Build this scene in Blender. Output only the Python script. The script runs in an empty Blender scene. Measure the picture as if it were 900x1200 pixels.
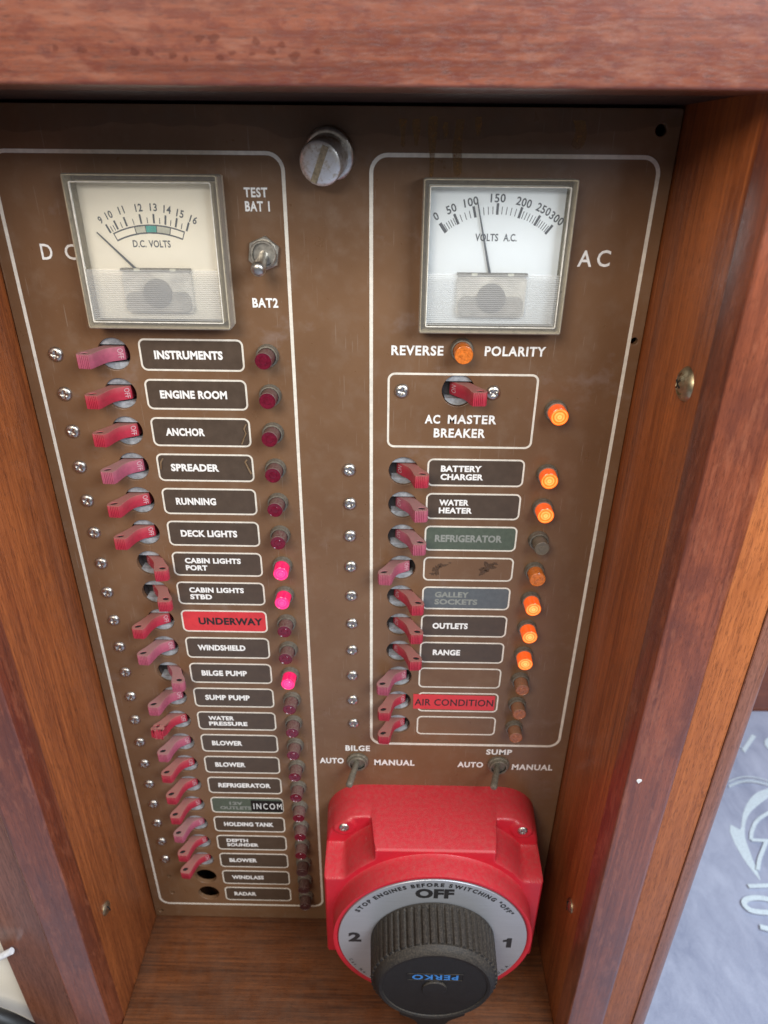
import bpy, bmesh, math, random
from math import sin, cos, pi, radians, hypot, atan2
from mathutils import Vector, Matrix
random.seed(7)
S = bpy.context.scene
C = S.collection
# ---------------------------------------------------------------- camera, light, exposure
cam = bpy.data.cameras.new('camera'); co = bpy.data.objects.new('camera', cam); C.objects.link(co); S.camera = co
co.location = (0.117561, -0.313333, 0.083603); co.rotation_euler = (1.0875936, -0.0084437, 0.0148563)
cam.sensor_fit = 'HORIZONTAL'; cam.sensor_width = 36; cam.lens = 32.0; cam.clip_start = 0.005; cam.clip_end = 50
cam.dof.use_dof = True; cam.dof.focus_distance = 0.33; cam.dof.aperture_fstop = 16
W = bpy.data.worlds.new('World'); S.world = W; W.use_nodes = True
W.node_tree.nodes['Background'].inputs[0].default_value = (0.80, 0.77, 0.76, 1)
W.node_tree.nodes['Background'].inputs[1].default_value = 0.16
def area(name, loc, target, sx, sy, power, col):
    l = bpy.data.lights.new(name, 'AREA'); l.shape = 'RECTANGLE'; l.size = sx; l.size_y = sy; l.energy = power; l.color = col
    o = bpy.data.objects.new(name, l); C.objects.link(o); o.location = loc
    o.rotation_euler = (Vector(target) - Vector(loc)).to_track_quat('-Z', 'Y').to_euler()
    return o
area('hatch_daylight', (0.54, -0.54, 0.36), (0.14, 0, -0.05), 0.42, 0.38, 6.6, (0.84, 0.91, 1.0))
area('companionway_daylight', (-0.16, -0.72, 0.44), (0.1, 0, -0.05), 0.36, 0.36, 5.3, (1.0, 0.91, 0.80))
area('cockpit_daylight', (0.95, -0.3, 0.9), (0.55, 0.2, -0.6), 0.5, 0.5, 15, (0.72, 0.84, 1.0))
S.view_settings.view_transform = 'Standard'; S.view_settings.look = 'None'; S.view_settings.exposure = 0.12; S.view_settings.gamma = 1
S.render.engine = 'CYCLES'; S.cycles.max_bounces = 8; S.cycles.transparent_max_bounces = 12
S.cycles.caustics_reflective = False; S.cycles.caustics_refractive = False
MM = 0.001
# ---------------------------------------------------------------- helpers
class N:
    def __init__(s, name):
        s.m = bpy.data.materials.new(name); s.m.use_nodes = True; s.t = s.m.node_tree; s.b = s.t.nodes['Principled BSDF']
        s.out = s.t.nodes['Material Output']
    def n(s, typ, **k):
        x = s.t.nodes.new(typ)
        for a, v in k.items():
            if a in x.bl_rna.properties: setattr(x, a, v)
            else: s.set(x, a, v)
        return x
    def set(s, x, a, v):
        i = x.inputs[int(a[1:])] if a[0] == 'i' and a[1:].isdigit() else x.inputs[a.replace('_', ' ')]
        if hasattr(v, 'is_output'): s.t.links.new(v, i)
        elif isinstance(v, tuple) and i.type == 'RGBA' and len(v) == 3: i.default_value = (*v, 1)
        else: i.default_value = v
    def noise(s, vec, scale, detail=4, rough=.6, dist=0):
        return s.n('ShaderNodeTexNoise', Vector=vec, Scale=scale, Detail=detail, Roughness=rough, Distortion=dist).outputs['Fac']
    def coords(s, sc=(1, 1, 1), kind='Object', loc=(0, 0, 0)):
        tc = s.n('ShaderNodeTexCoord')
        mp = s.n('ShaderNodeMapping', Vector=tc.outputs[kind]); mp.inputs['Scale'].default_value = sc; mp.inputs['Location'].default_value = loc
        return mp.outputs[0]
    def ramp(s, fac, *st):
        r = s.n('ShaderNodeValToRGB', Fac=fac); e = r.color_ramp.elements
        while len(e) < len(st): e.new(.5)
        for q, (p, c) in zip(e, st):
            q.position = p; q.color = (c, c, c, 1) if not isinstance(c, tuple) else (*c, 1)
        return r.outputs[0]
    def mix(s, f, a, b, mode='MIX'):
        x = s.n('ShaderNodeMix', data_type='RGBA', blend_type=mode)
        for k, v in ((0, f), (6, a), (7, b)):
            if hasattr(v, 'is_output'): s.t.links.new(v, x.inputs[k])
            elif isinstance(v, tuple): x.inputs[k].default_value = (*v, 1)
            else: x.inputs[k].default_value = v
        return x.outputs[2]
    def math(s, op, a, b=0.):
        x = s.n('ShaderNodeMath', operation=op)
        for k, v in ((0, a), (1, b)):
            if hasattr(v, 'is_output'): s.t.links.new(v, x.inputs[k])
            else: x.inputs[k].default_value = v
        return x.outputs[0]
    def bump(s, h, strength=.3, dist=.0005):
        s.set(s.b, 'Normal', s.n('ShaderNodeBump', Height=h, Strength=strength, Distance=dist).outputs[0])
    def p(s, **k):
        for a, v in k.items(): s.set(s.b, a, v)
        return s.m
    def up(s):
        g = s.n('ShaderNodeNewGeometry'); x = s.n('ShaderNodeSeparateXYZ', Vector=g.outputs['Normal']); return x.outputs[2]
DUST = (0.23, 0.18, 0.13)
def mat(name, col, rough=.5, metal=0., coat=0., var=.15, vs=400, dust=0., dscale=900, bump=.0, dlo=.15, **kw):
    s = N(name); co_ = s.coords(kind='Object')
    oi = s.n('ShaderNodeObjectInfo')
    ad = s.n('ShaderNodeVectorMath', operation='ADD', i0=co_, i1=oi.outputs['Location']).outputs[0]
    n1 = s.noise(ad, vs, 5)
    c = s.mix(s.ramp(n1, (.3, 0.), (.7, 1.)), tuple(x * (1 - var) for x in col), tuple(min(1, x * (1 + var)) for x in col))
    if dust:
        f = s.ramp(s.noise(ad, dscale, 6, .75), (.42, dlo), (.66, 1.))
        u = s.ramp(s.up(), (0.0, .12), (.55, 1.))
        c = s.mix(s.math('MULTIPLY', s.math('MULTIPLY', f, u), dust), c, DUST)
        r = s.math('ADD', s.math('MULTIPLY', s.math('MULTIPLY', f, u), dust * .6), rough); s.p(Roughness=r)
    else: s.p(Roughness=s.math('ADD', s.math('MULTIPLY', n1, .2), rough - .1))
    if bump: s.bump(s.noise(ad, vs * 4, 3), bump, .0003)
    s.p(Base_Color=c, Metallic=metal, Coat_Weight=coat, **kw)
    return s.m
def wood(name, c0, c1, axis=2, rough=.33, coat=.5, pores=.55, patch=None, patchsc=45, dust=0., crough=.16, spec=.5, worn=None):
    s = N(name)
    def sc(a, b): return tuple(b if i == axis else a for i in range(3))
    broad = s.noise(s.coords(sc(38, 5)), 1, 3, .5, .6)
    fib = s.noise(s.coords(sc(700, 22)), 1, 5, .65, .4)
    fine = s.noise(s.coords(sc(2500, 210)), 1, 4, .65)
    ring = s.noise(s.coords(sc(150, 4)), 1, 3, .55, 1.2)
    t = s.math('ADD', s.math('MULTIPLY', broad, .30), s.math('ADD', s.math('MULTIPLY', ring, .28), s.math('MULTIPLY', fib, .50)))
    c = s.mix(s.ramp(t, (.43, 0.), (.66, 1.)), c0, c1)
    pr = s.ramp(fine, (.54, 0.), (.63, 1.))
    c = s.mix(s.math('MULTIPLY', pr, pores), c, tuple(x * .42 for x in c0))
    if patch:
        f = s.ramp(s.noise(s.coords(sc(patchsc, patchsc * .45)), 1, 5, .62, .5), (.50, 0.), (.60, 1.))
        c = s.mix(s.math('MULTIPLY', f, .6), c, patch)
    if worn:
        f = s.ramp(s.noise(s.coords(sc(240, 60)), 1, 6, .7, .2), (.53, 0.), (.64, 1.))
        c = s.mix(s.math('MULTIPLY', f, .45), c, worn)
    h = s.math('ADD', s.math('MULTIPLY', fib, .5), s.math('MULTIPLY', pr, -.5))
    s.bump(h, .45, .00025)
    r = s.math('ADD', s.math('MULTIPLY', s.noise(s.coords((60, 60, 60)), 1, 4), .28), rough - .14)
    if dust:
        f = s.ramp(s.noise(s.coords((55, 40, 55)), 1, 8, .72), (.36, .1), (.68, 1.))
        f2 = s.ramp(s.noise(s.coords((1500, 1500, 1500)), 1, 2, .5), (.62, 0.), (.72, 1.))
        f = s.math('MULTIPLY', s.math('ADD', f, s.math('MULTIPLY', f2, .5)), dust)
        c = s.mix(f, c, DUST); r = s.math('ADD', r, s.math('MULTIPLY', f, .5))
    s.p(Base_Color=c, Roughness=r, Coat_Weight=coat, Coat_Roughness=crough, Specular_IOR_Level=spec)
    return s.m
def emis(name, col, e, ecol=None, rough=.3):
    s = N(name); return s.p(Base_Color=col, Roughness=rough, Emission_Color=ecol or col, Emission_Strength=e)

def tag(o, label, cat, group=None, kind=None):
    if label: o['label'] = label
    if cat: o['category'] = cat
    if group: o['group'] = group
    if kind: o['kind'] = kind
    return o
def empty(name, x, z, d=0., label=None, cat=None, group=None):
    o = bpy.data.objects.new(name, None); o.empty_display_size = .005; C.objects.link(o); o.location = (x * MM, -d * MM, z * MM)
    return tag(o, label, cat, group)
def link(name, me, parent=None, loc=None):
    o = bpy.data.objects.new(name, me); C.objects.link(o)
    if parent: o.parent = parent
    if loc: o.location = (loc[0] * MM, -loc[2] * MM, loc[1] * MM)      # (x, z, d)
    return o
def mesh(name, V, F, mats, smooth=False, idx=None, xyz=False, recalc=True, angle=None):
    me = bpy.data.meshes.new(name)
    me.from_pydata([(a * MM, b * MM, c * MM) if xyz else (a * MM, -c * MM, b * MM) for a, b, c in V], [], F)
    for m in (mats if isinstance(mats, (list, tuple)) else [mats]): me.materials.append(m)
    if idx: me.polygons.foreach_set('material_index', idx)
    if recalc:
        bm = bmesh.new(); bm.from_mesh(me); bmesh.ops.recalc_face_normals(bm, faces=bm.faces); bm.to_mesh(me); bm.free()
    if smooth:
        me.polygons.foreach_set('use_smooth', [True] * len(me.polygons))
        if angle: me.set_sharp_from_angle(angle=radians(angle))
    me.update(); return me
def lathe(name, prof, mats, n=32, smooth=True, idx=None, angle=35, mod=None):
    """prof: (r, d) from back to front; axis toward the viewer"""
    V, F, I = [], [], []
    for (r, d) in prof:
        for k in range(n):
            t = 2 * pi * k / n; rr = r * (mod(t, k) if mod else 1)
            V.append((rr * sin(t), rr * cos(t), d))
    for j in range(len(prof) - 1):
        for k in range(n):
            a, b = j * n + k, j * n + (k + 1) % n; F.append((a, b, b + n, a + n)); I.append(idx[j] if idx else 0)
    F.append(tuple(range((len(prof) - 1) * n, len(prof) * n))); I.append(idx[-1] if idx else 0)
    return mesh(name, V, F, mats, smooth, I, angle=angle)
def box_bm(bm, x0, x1, y0, y1, z0, z1, bev=0, seg=2):
    r = bmesh.ops.create_cube(bm, size=1); vs = r['verts']
    for v in vs: v.co = Vector((((x0 + x1) / 2 + v.co.x * (x1 - x0)) * MM, ((y0 + y1) / 2 + v.co.y * (y1 - y0)) * MM, ((z0 + z1) / 2 + v.co.z * (z1 - z0)) * MM))
    if bev:
        es = {e for v in vs for e in v.link_edges}
        bmesh.ops.bevel(bm, geom=list(es), offset=bev * MM, segments=seg, profile=.5, affect='EDGES')
def box(name, x0, x1, y0, y1, z0, z1, m, parent=None, bev=0, seg=2):
    bm = bmesh.new(); box_bm(bm, x0, x1, y0, y1, z0, z1, bev, seg)
    me = bpy.data.meshes.new(name); bm.to_mesh(me); bm.free(); me.materials.append(m)
    if bev: me.polygons.foreach_set('use_smooth', [True] * len(me.polygons)); me.set_sharp_from_angle(angle=radians(40))
    return link(name, me, parent)
def rrect(x0, x1, z0, z1, r, n=6):
    P = []
    for cx, cz, a0 in ((x1 - r, z1 - r, 0), (x0 + r, z1 - r, 90), (x0 + r, z0 + r, 180), (x1 - r, z0 + r, 270)):
        for k in range(n + 1):
            a = radians(a0 + 90 * k / n); P.append((cx + r * cos(a), cz + r * sin(a)))
    return P
def circ(x, z, r, n=32): return [(x + r * cos(2 * pi * k / n), z + r * sin(2 * pi * k / n)) for k in range(n)]
def ring(name, x0, x1, z0, z1, r, w, m, d=.12, parent=None, n=8):
    a = rrect(x0, x1, z0, z1, r, n); b = rrect(x0 + w, x1 - w, z0 + w, z1 - w, max(.2, r - w), n); k = len(a)
    V = [(*p, 0) for p in a] + [(*p, d) for p in a] + [(*p, d) for p in b] + [(*p, 0) for p in b]; F = []
    for L in range(3):
        for i in range(k): j = (i + 1) % k; F.append((L * k + i, L * k + j, L * k + k + j, L * k + k + i))
    return link(name, mesh(name, V, F, m), parent)
def slab(name, P, d0, d1, m, parent=None, loc=None):
    k = len(P); V = [(*p, d1) for p in P] + [(*p, d0) for p in P]
    F = [tuple(range(k)), tuple(range(2 * k - 1, k - 1, -1))] + [(i, k + i, k + (i + 1) % k, (i + 1) % k) for i in range(k)]
    return link(name, mesh(name, V, F, m), parent, loc)
def plate(name, loops, d0, d1, m, bev=0.):
    """flat plate with holes from closed loops in (x, z); returns a mesh"""
    cu = bpy.data.curves.new('tmp', 'CURVE'); cu.dimensions = '2D'; cu.fill_mode = 'BOTH'
    cu.extrude = max((d1 - d0) / 2 - bev, .0001); cu.bevel_depth = bev; cu.bevel_resolution = 1; cu.offset = -bev
    for L in loops:
        sp = cu.splines.new('POLY'); sp.points.add(len(L) - 1); sp.use_cyclic_u = True
        for p, q in zip(sp.points, L): p.co = (q[0], q[1], 0, 1)
    o = bpy.data.objects.new('tmp', cu); C.objects.link(o); bpy.context.view_layer.update()
    me = bpy.data.meshes.new_from_object(o.evaluated_get(bpy.context.evaluated_depsgraph_get()))
    bpy.data.objects.remove(o); bpy.data.curves.remove(cu)
    c = (d0 + d1) / 2
    V = [(v.co.x, v.co.y, v.co.z + c) for v in me.vertices]; F = [tuple(p.vertices) for p in me.polygons]
    bpy.data.meshes.remove(me)
    me = mesh(name, V, F, m, recalc=False)
    return me
_tc = None
def glyphs(txt, bold=.0, res=3, sp=1.0):
    """text as (verts2d, faces), raw font units"""
    global _tc
    if _tc is None:
        cu = bpy.data.curves.new('txt', 'FONT'); _tc = bpy.data.objects.new('txt', cu); C.objects.link(_tc)
    cu = _tc.data; cu.body = txt; cu.offset = bold; cu.resolution_u = res; cu.space_character = sp; cu.size = 1
    bpy.context.view_layer.update()
    me = bpy.data.meshes.new_from_object(_tc.evaluated_get(bpy.context.evaluated_depsgraph_get()))
    V = [(v.co.x, v.co.y) for v in me.vertices]; F = [tuple(p.vertices) for p in me.polygons]; bpy.data.meshes.remove(me)
    return V, F
def text(txt, x0, x1, z0, z1, m, parent, d=.15, bold=.03, rot=0., loc=None, name='lettering', slant=0., sp=1.05, res=3, wob=0.):
    """fits txt to the box x0..x1, z0..z1; rot (degrees) turns it about the box centre"""
    V, F = glyphs(txt, bold, res, sp)
    xs = [v[0] for v in V]; ys = [v[1] for v in V]; ax, bx, ay, by = min(xs), max(xs), min(ys), max(ys)
    cx, cz = (x0 + x1) / 2, (z0 + z1) / 2; c, s_ = cos(radians(rot)), sin(radians(rot)); o = []
    for x, y in V:
        u = (x - ax) / (bx - ax) * (x1 - x0) + x0 - cx; w = (y - ay) / (by - ay) * (z1 - z0) + z0 - cz; u += slant * w
        o.append((cx + u * c - w * s_, cz + u * s_ + w * c, d))
    return link(name, mesh(name, o, F, m, recalc=False), parent, loc)
def arc_text(txt, R, a0, a1, h, m, parent, d, inward=False, bold=.02, loc=None, wid=1.0):
    """letters along a circle; a in degrees clockwise from the top; inward: tops face the centre"""
    adv = []; n = len(txt); tot = 0
    for ch in txt:
        V, F = glyphs(ch if ch != ' ' else 'i', bold)
        w = (max(v[0] for v in V) - min(v[0] for v in V)) + .13 if ch != ' ' else .42; adv.append((w, V, F)); tot += w
    pos = 0; OV, OF = [], []
    for (w, V, F), ch in zip(adv, txt):
        a = a0 + (a1 - a0) * (pos + w / 2) / tot; pos += w
        if ch == ' ': continue
        k = h / .73; mx = (max(v[0] for v in V) + min(v[0] for v in V)) / 2; t = radians(a); b = len(OV)
        for x, y in V:
            u = (x - mx) * k * wid; v = y * k - h / 2
            if inward: u, v = -u, -v
            r = R + v; OV.append((r * sin(t) + u * cos(t), r * cos(t) - u * sin(t), d))
        OF += [tuple(i + b for i in f) for f in F]
    return link('lettering', mesh('lettering', OV, OF, m, recalc=False), parent, loc)
def stroke(P, w):
    """ribbon of width w along the 2D points P -> closed outline"""
    L, Rr = [], []
    for i, p in enumerate(P):
        a = P[max(0, i - 1)]; b = P[min(len(P) - 1, i + 1)]; dx, dy = b[0] - a[0], b[1] - a[1]; l = hypot(dx, dy) or 1
        L.append((p[0] - dy / l * w / 2, p[1] + dx / l * w / 2)); Rr.append((p[0] + dy / l * w / 2, p[1] - dx / l * w / 2))
    return L + Rr[::-1]
def copy_thing(o, name=None):
    c = o.copy(); C.objects.link(c)
    for ch in o.children:
        q = ch.copy(); C.objects.link(q); q.parent = c
        for g in ch.children:
            h = g.copy(); C.objects.link(h); h.parent = q
    return c

# ---------------------------------------------------------------- materials
M_wall = wood('side_wood', (0.17, 0.040, 0.011), (0.44, 0.125, 0.033), 2, rough=.40, coat=.25, pores=.6, crough=.25)
M_wallr = M_wall
M_stile = wood('stile_wood', (0.100, 0.022, 0.009), (0.26, 0.066, 0.026), 2, rough=.34, coat=.75, pores=.5, crough=.24, worn=(0.30, 0.095, 0.045), patch=(0.10, .025, .014), patchsc=30)
M_rail = wood('rail_wood', (0.125, 0.029, 0.014), (0.27, 0.080, 0.040), 0, rough=.38, coat=.75, pores=.65, crough=.28, worn=(0.31, 0.125, 0.075), patch=(0.13, .026, .015), patchsc=330)
M_plank = wood('plank_wood', (0.27, 0.072, 0.017), (0.46, 0.14, 0.036), 2, rough=.5, coat=.15, pores=.6)
M_post = wood('post_wood', (0.17, 0.06, 0.033), (0.31, 0.125, 0.075), 2, rough=.42, coat=.4, pores=.7)
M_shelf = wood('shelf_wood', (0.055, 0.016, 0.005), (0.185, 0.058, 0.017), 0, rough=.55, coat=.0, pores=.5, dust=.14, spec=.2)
M_dark = mat('dark_wood', (0.03, 0.014, 0.009), .6)
M_black = mat('black_void', (0.008, 0.007, 0.006), .8)

def panel_mat():
    s = N('brown_enamel'); o = s.coords()
    big = s.noise(o, 14, 5, .6); mid = s.noise(o, 90, 6, .65); fine = s.noise(o, 2500, 2, .5)
    c = s.mix(s.ramp(big, (.3, 0.), (.7, 1.)), (0.142, 0.072, 0.034), (0.192, 0.104, 0.053))
    c = s.mix(s.math('MULTIPLY', s.ramp(mid, (.50, 0.), (.72, 1.)), .45), c, (0.21, 0.135, 0.085))
    sp_ = s.ramp(s.noise(o, 1400, 2, .5), (.70, 0.), (.76, 1.))
    c = s.mix(s.math('MULTIPLY', sp_, .4), c, (0.34, 0.28, 0.22))
    # dusty film, heavier low on the panel
    sep = s.n('ShaderNodeSeparateXYZ', Vector=o)
    smg = s.ramp(s.noise(s.coords((26, 26, 34)), 1, 5, .7), (.60, 0.), (.74, 1.))
    c = s.mix(s.math('MULTIPLY', smg, .28), c, (0.30, 0.24, 0.22))
    r = s.math('ADD', s.math('ADD', s.math('MULTIPLY', mid, .45), .12), s.math('MULTIPLY', smg, .2))
    for rz, th in ((.5, .735), (-.9, .745), (1.3, .75)):
        tc = s.n('ShaderNodeTexCoord'); mp = s.n('ShaderNodeMapping', Vector=tc.outputs['Object']); mp.inputs['Rotation'].default_value = (0, rz, 0); mp.inputs['Scale'].default_value = (1800, 100, 45)
        c = s.mix(s.math('MULTIPLY', s.ramp(s.noise(mp.outputs[0], 1, 1, .4), (th, 0.), (th + .02, 1.)), .35), c, (0.36, 0.29, 0.23))
    s.bump(s.math('ADD', fine, s.math('MULTIPLY', mid, 2.)), .10, .0002)
    return s.p(Base_Color=c, Roughness=r, Specular_IOR_Level=.5)
M_panel = panel_mat()
M_white = mat('white_paint', (0.74, 0.69, 0.59), .45, var=.14, vs=300)
M_letter = mat('white_letter', (0.86, 0.85, 0.81), .45, var=.12, vs=600)
M_lab = mat('label_brown', (0.078, 0.053, 0.036), .34, var=.12, vs=200)
M_labred = mat('label_red', (0.62, 0.040, 0.045), .35, var=.08, vs=200)
M_labgreen = mat('label_green', (0.085, 0.105, 0.075), .35, var=.12)
M_labgrey = mat('label_grey', (0.11, 0.12, 0.125), .35, var=.12)
M_tape = mat('label_tape', (0.012, 0.012, 0.012), .25)
M_faint = mat('faint_letter', (0.26, 0.27, 0.24), .5)
M_blackink = mat('black_ink', (0.02, 0.018, 0.018), .5)
M_ink = mat('meter_ink', (0.075, 0.085, 0.10), .6)
M_steel = mat('steel', (0.58, 0.55, 0.50), .28, 1., var=.25, vs=700, dust=.35)
M_nickel = mat('nickel', (0.55, 0.53, 0.48), .33, 1., var=.3, vs=500, dust=.3)
M_brass = mat('dull_brass', (0.46, 0.38, 0.24), .38, 1., var=.3, vs=500, dust=.3)
M_oldmetal = mat('tarnished_metal', (0.24, 0.22, 0.17), .55, .7, var=.35, vs=500, dust=.8)
M_bezel = mat('indicator_bezel', (0.20, 0.185, 0.15), .45, .6, var=.35, vs=600, dust=.9)
M_insert = mat('breaker_insert', (0.30, 0.32, 0.34), .45, 0., var=.45, vs=330, dust=.3, bump=.3)
M_slot = mat('breaker_slot', (0.035, 0.031, 0.032), .5, dust=.3)
M_red = mat('red_toggle', (0.44, 0.016, 0.046), .42, var=.12, dust=.8, dscale=1500, dlo=.7, Specular_IOR_Level=.4)
M_pink = mat('faded_toggle', (0.42, 0.085, 0.145), .5, var=.12, dust=.8, dscale=1500, dlo=.7, Specular_IOR_Level=.35)
M_swred = mat('switch_red', (0.56, 0.012, 0.028), .38, coat=.1, var=.05, vs=250, dust=.26, dscale=420, dlo=.35, bump=.2)
M_knob = mat('knob_black', (0.007, 0.007, 0.007), .5, var=.3, vs=500, dust=.36, dscale=1300, bump=.5, Specular_IOR_Level=.28)
M_blue = mat('blue_paint', (0.035, 0.19, 0.50), .5, var=.4, vs=1500)
M_grip = M_knob

# ---------------------------------------------------------------- setting: cabinet recess
cab = empty('wooden_cabinet', 88, -430, 0, 'varnished mahogany cabinet whose deep recess frames the brown electrical panel', 'cabinet')
def extrude_z(name, P, z0, z1, m, parent):
    """P: (x, y) profile in mm, y negative toward the viewer"""
    k = len(P); V = [(x, y, z0) for x, y in P] + [(x, y, z1) for x, y in P]
    F = [(i, (i + 1) % k, k + (i + 1) % k, k + i) for i in range(k)] + [tuple(range(k - 1, -1, -1)), tuple(range(k, 2 * k))]
    me = mesh(name, V, F, m, True, xyz=True, angle=28); return link(name, me, parent)
def fil(cx, cy, r, a0, a1, n=5): return [(cx + r * cos(radians(a0 + (a1 - a0) * k / n)), cy + r * sin(radians(a0 + (a1 - a0) * k / n))) for k in range(n + 1)]
XL, XR, ZT, ZB = -55.8, 231.6, 101.2, -430.0
# side boards of the recess
box('side_board', XL - 14, XL, -68, 40, ZB - 16, 160, M_wall, cab, .6)
box('side_board', XR, XR + 14, -68, 40, ZB - 16, 160, M_wall, cab, .6)
# stiles: coved inner edge, flat front, rounded outer edge
def stile(sx, x0):
    P = [(0, -66), (0, -68.2), (3.3, -76.4)] + fil(4.4, -76.3, 1.3, 195, 270, 3) + fil(24.0, -74.2, 3.4, 270, 350, 5) + [(27.6, -66)]
    P = [(x0 + sx * a, b) for a, b in P]
    return extrude_z('stile', P if sx > 0 else P[::-1], -520, 150, M_stile, cab)
stile(1, XR + .1); stile(-1, XL - .1)
# plank behind each stile and the rounded corner post
box('face_plank', XR + 14.3, 280.0, -71, -50, -520, 150, M_plank, cab, .5)
box('face_plank', -116, XL - 14.3, -71, -50, -520, 150, M_post, cab, .8)
P = [(280.25, -50), (280.25, -71.2), (280.6, -71.6)] + fil(283, -62.5, 9.2, 270, 360, 8) + [(292.2, 30), (280.6, 30)]
extrude_z('corner_post', P, -620, 150, M_post, cab)
# top rail, rounded lower edge, dark rebate above the panel
Pr = [(-50, ZT + .2), (-69, ZT + .2), (-72, ZT), (-72.6, ZT - .6), (-79, ZT - .6)] + [(-79.4 - 1.4 * sin(radians(a)), ZT + .8 - 1.4 * cos(radians(a))) for a in (0, 20, 40, 60, 80)] + [(-80.9, ZT + 60), (-50, ZT + 60)]
V = [(x, y, z) for x in (-170, 330) for y, z in Pr]; k = len(Pr)
F = [(i, (i + 1) % k, k + (i + 1) % k, k + i) for i in range(k)] + [tuple(range(k)), tuple(range(2 * k - 1, k - 1, -1))]
link('top_rail', mesh('top_rail', V, F, M_rail, True, xyz=True, angle=30), cab)
box('recess_ceiling', XL, XR, -49.9, 40, ZT + .4, ZT + 14, M_dark, cab, .3)
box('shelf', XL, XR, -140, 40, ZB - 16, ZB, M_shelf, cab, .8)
box('back_board', XL, XR, 34, 40, ZB, ZT, M_black, cab)
# slotted and cup-washered screws in the side boards
def wall_screw(x, y, z, sx, ang, cup):
    if cup:
        pr = [(5.6, 0), (5.4, .5), (4.4, 1.6), (3.5, 2.0), (3.3, 1.4), (3.0, 1.5), (2.4, 2.3), (1.2, 2.8), (.3, 2.9)]
    else:
        pr = [(4.4, 0), (4.3, .6), (3.3, 1.5), (1.8, 2.0), (.4, 2.1)]
    me = lathe('wall_screw', pr, M_brass, 28)
    o = link('wall_screw', me, cab); o.location = (x * MM, y * MM, z * MM)
    o.rotation_euler = (0, 0, -sx * pi / 2)
    bm = bmesh.new(); box_bm(bm, -3.2, 3.2, -2.35 if not cup else -3.1, -.8, -.35, .35, .1, 1)
    if cup: box_bm(bm, -.35, .35, -3.0, -.8, -2.2, 2.2, .1, 1)
    m2 = bpy.data.meshes.new('screw_slot'); bm.to_mesh(m2); bm.free(); m2.materials.append(M_black)
    q = link('screw_slot', m2, o); q.rotation_euler = (0, radians(ang), 0)
    if cup: q.scale = (.55, 1, .8); o.scale = (1.22, 1.15, 1.22)
wall_screw(XR, -54, 5.5, 1, 30, True); wall_screw(XR, -53, -323.5, 1, 80, False); wall_screw(XL, -54.5, -333, -1, 75, False)

fk = [(240.7 + 1.0 * cos(a) + .35 * cos(3 * a), -186 + 1.5 * sin(a) + .4 * cos(2 * a)) for a in [k * .4 for k in range(16)]]
slab('paint_fleck', fk, 77.5, 77.9, mat('fleck_white', (.7, .7, .68), .6), cab)
M_run = N('varnish_run'); M_run = M_run.p(Base_Color=(0.12, 0.020, 0.010), Roughness=.22, Alpha=.36, Coat_Weight=.6)
rr = random.Random(11); RUNS = [(42.6, 108.9), (46.9, 108.7), (53.4, 108.0), (57.2, 107.2), (61.5, 112.1), (65.6, 112.1), (67.1, 107.7), (70.6, 108.7), (76.2, 108.5), (77.6, 111.6), (81.8, 109.2), (84.9, 110.8), (88.3, 108.0), (95.0, 109.3), (20.1, 109.6), (27.5, 109.2)]
for x, z in RUNS:
    ph = rr.uniform(0, 6); w_, h_ = rr.uniform(.7, 1.6), rr.uniform(.5, 1.2)
    V = [(x + w_ * (1 + .3 * sin(3 * a + ph)) * cos(a), -81.0, z + h_ * (1 + .25 * sin(2 * a + ph)) * sin(a)) for a in [2 * pi * k / 18 for k in range(18)]]
    link('varnish_run', mesh('varnish_run', V, [tuple(range(18))], M_run, xyz=True, recalc=False), cab)
for o in cab.children: o.location = Vector(o.location) - Vector(cab.location)
# ---------------------------------------------------------------- electrical panel
pan = empty('electrical_panel', 88, -428.4, 0, 'brown enamelled boat switch panel with white outlines and rows of lettered labels', 'panel')
PITCH = 19.05
DCZ = [-PITCH * i for i in range(22)]
ACZ = [-57.6 - PITCH * i for i in range(10)]
HX, AHX = -12.1, 124.0
holes = [circ(HX, z, 7.6, 40) for z in DCZ] + [circ(AHX, z, 7.6, 40) for z in ACZ] + [circ(148.9, -15.5, 7.8, 40)]
holes += [circ(223.4, 93, 2.3, 20), circ(-50.8, -422.5, 1.8, 16), circ(227.6, 9, 1.6, 14)] + [circ(-39.0, DCZ[20] - .5, 1.5, 14), circ(-39.0, DCZ[21] - .5, 1.5, 14)]
def off(me, parent):
    o = link('face_plate', me, parent); return o
def par(o, root):
    """parent keeping world placement (roots are unrotated)"""
    o.parent = root; o.location = Vector(o.location) - Vector(root.location); return o
fp = link('face_plate', plate('face_plate', [rrect(-55.2, 231.1, -428.4, 100.4, 1.0, 3)] + holes, -3.2, 0, M_panel, .25))
PP = [fp]
def pp(o): PP.append(o); return o
pp(ring('outline', -49.9, 72.2, -413.8, 84.2, 7.5, 1.5, M_white)); pp(ring('outline', 106.9, 226.0, -246.3, 84.0, 7.5, 1.6, M_white))
pp(ring('outline', 115.4, 186.5, -44.6, -7.0, 3.5, 1.0, M_white))
def lbl(x0, zc, plate_m, lines, letter=None, border=True, w=48.6, extra=None, x_over=0):
    lp = rrect(x0 + .5, x0 + w - .5, zc - 7.0, zc + 7.0, 2.6, 5)
    root = slab('label_plate', lp, -.05, .07, plate_m); pp(root)
    ring('label_border', x0, x0 + w, zc - 7.55, zc + 7.55, 3.0, .85, M_white, .14, root, 6)
    for (t, a, b, z0, z1) in lines:
        text(t, x0 + a, x0 + b, zc + z0, zc + z1, letter or M_letter, root, d=.10, bold=.044)
    return root
one = lambda t, b, a=6.8: [(t, a, b, -2.05, 2.05)]
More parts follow.
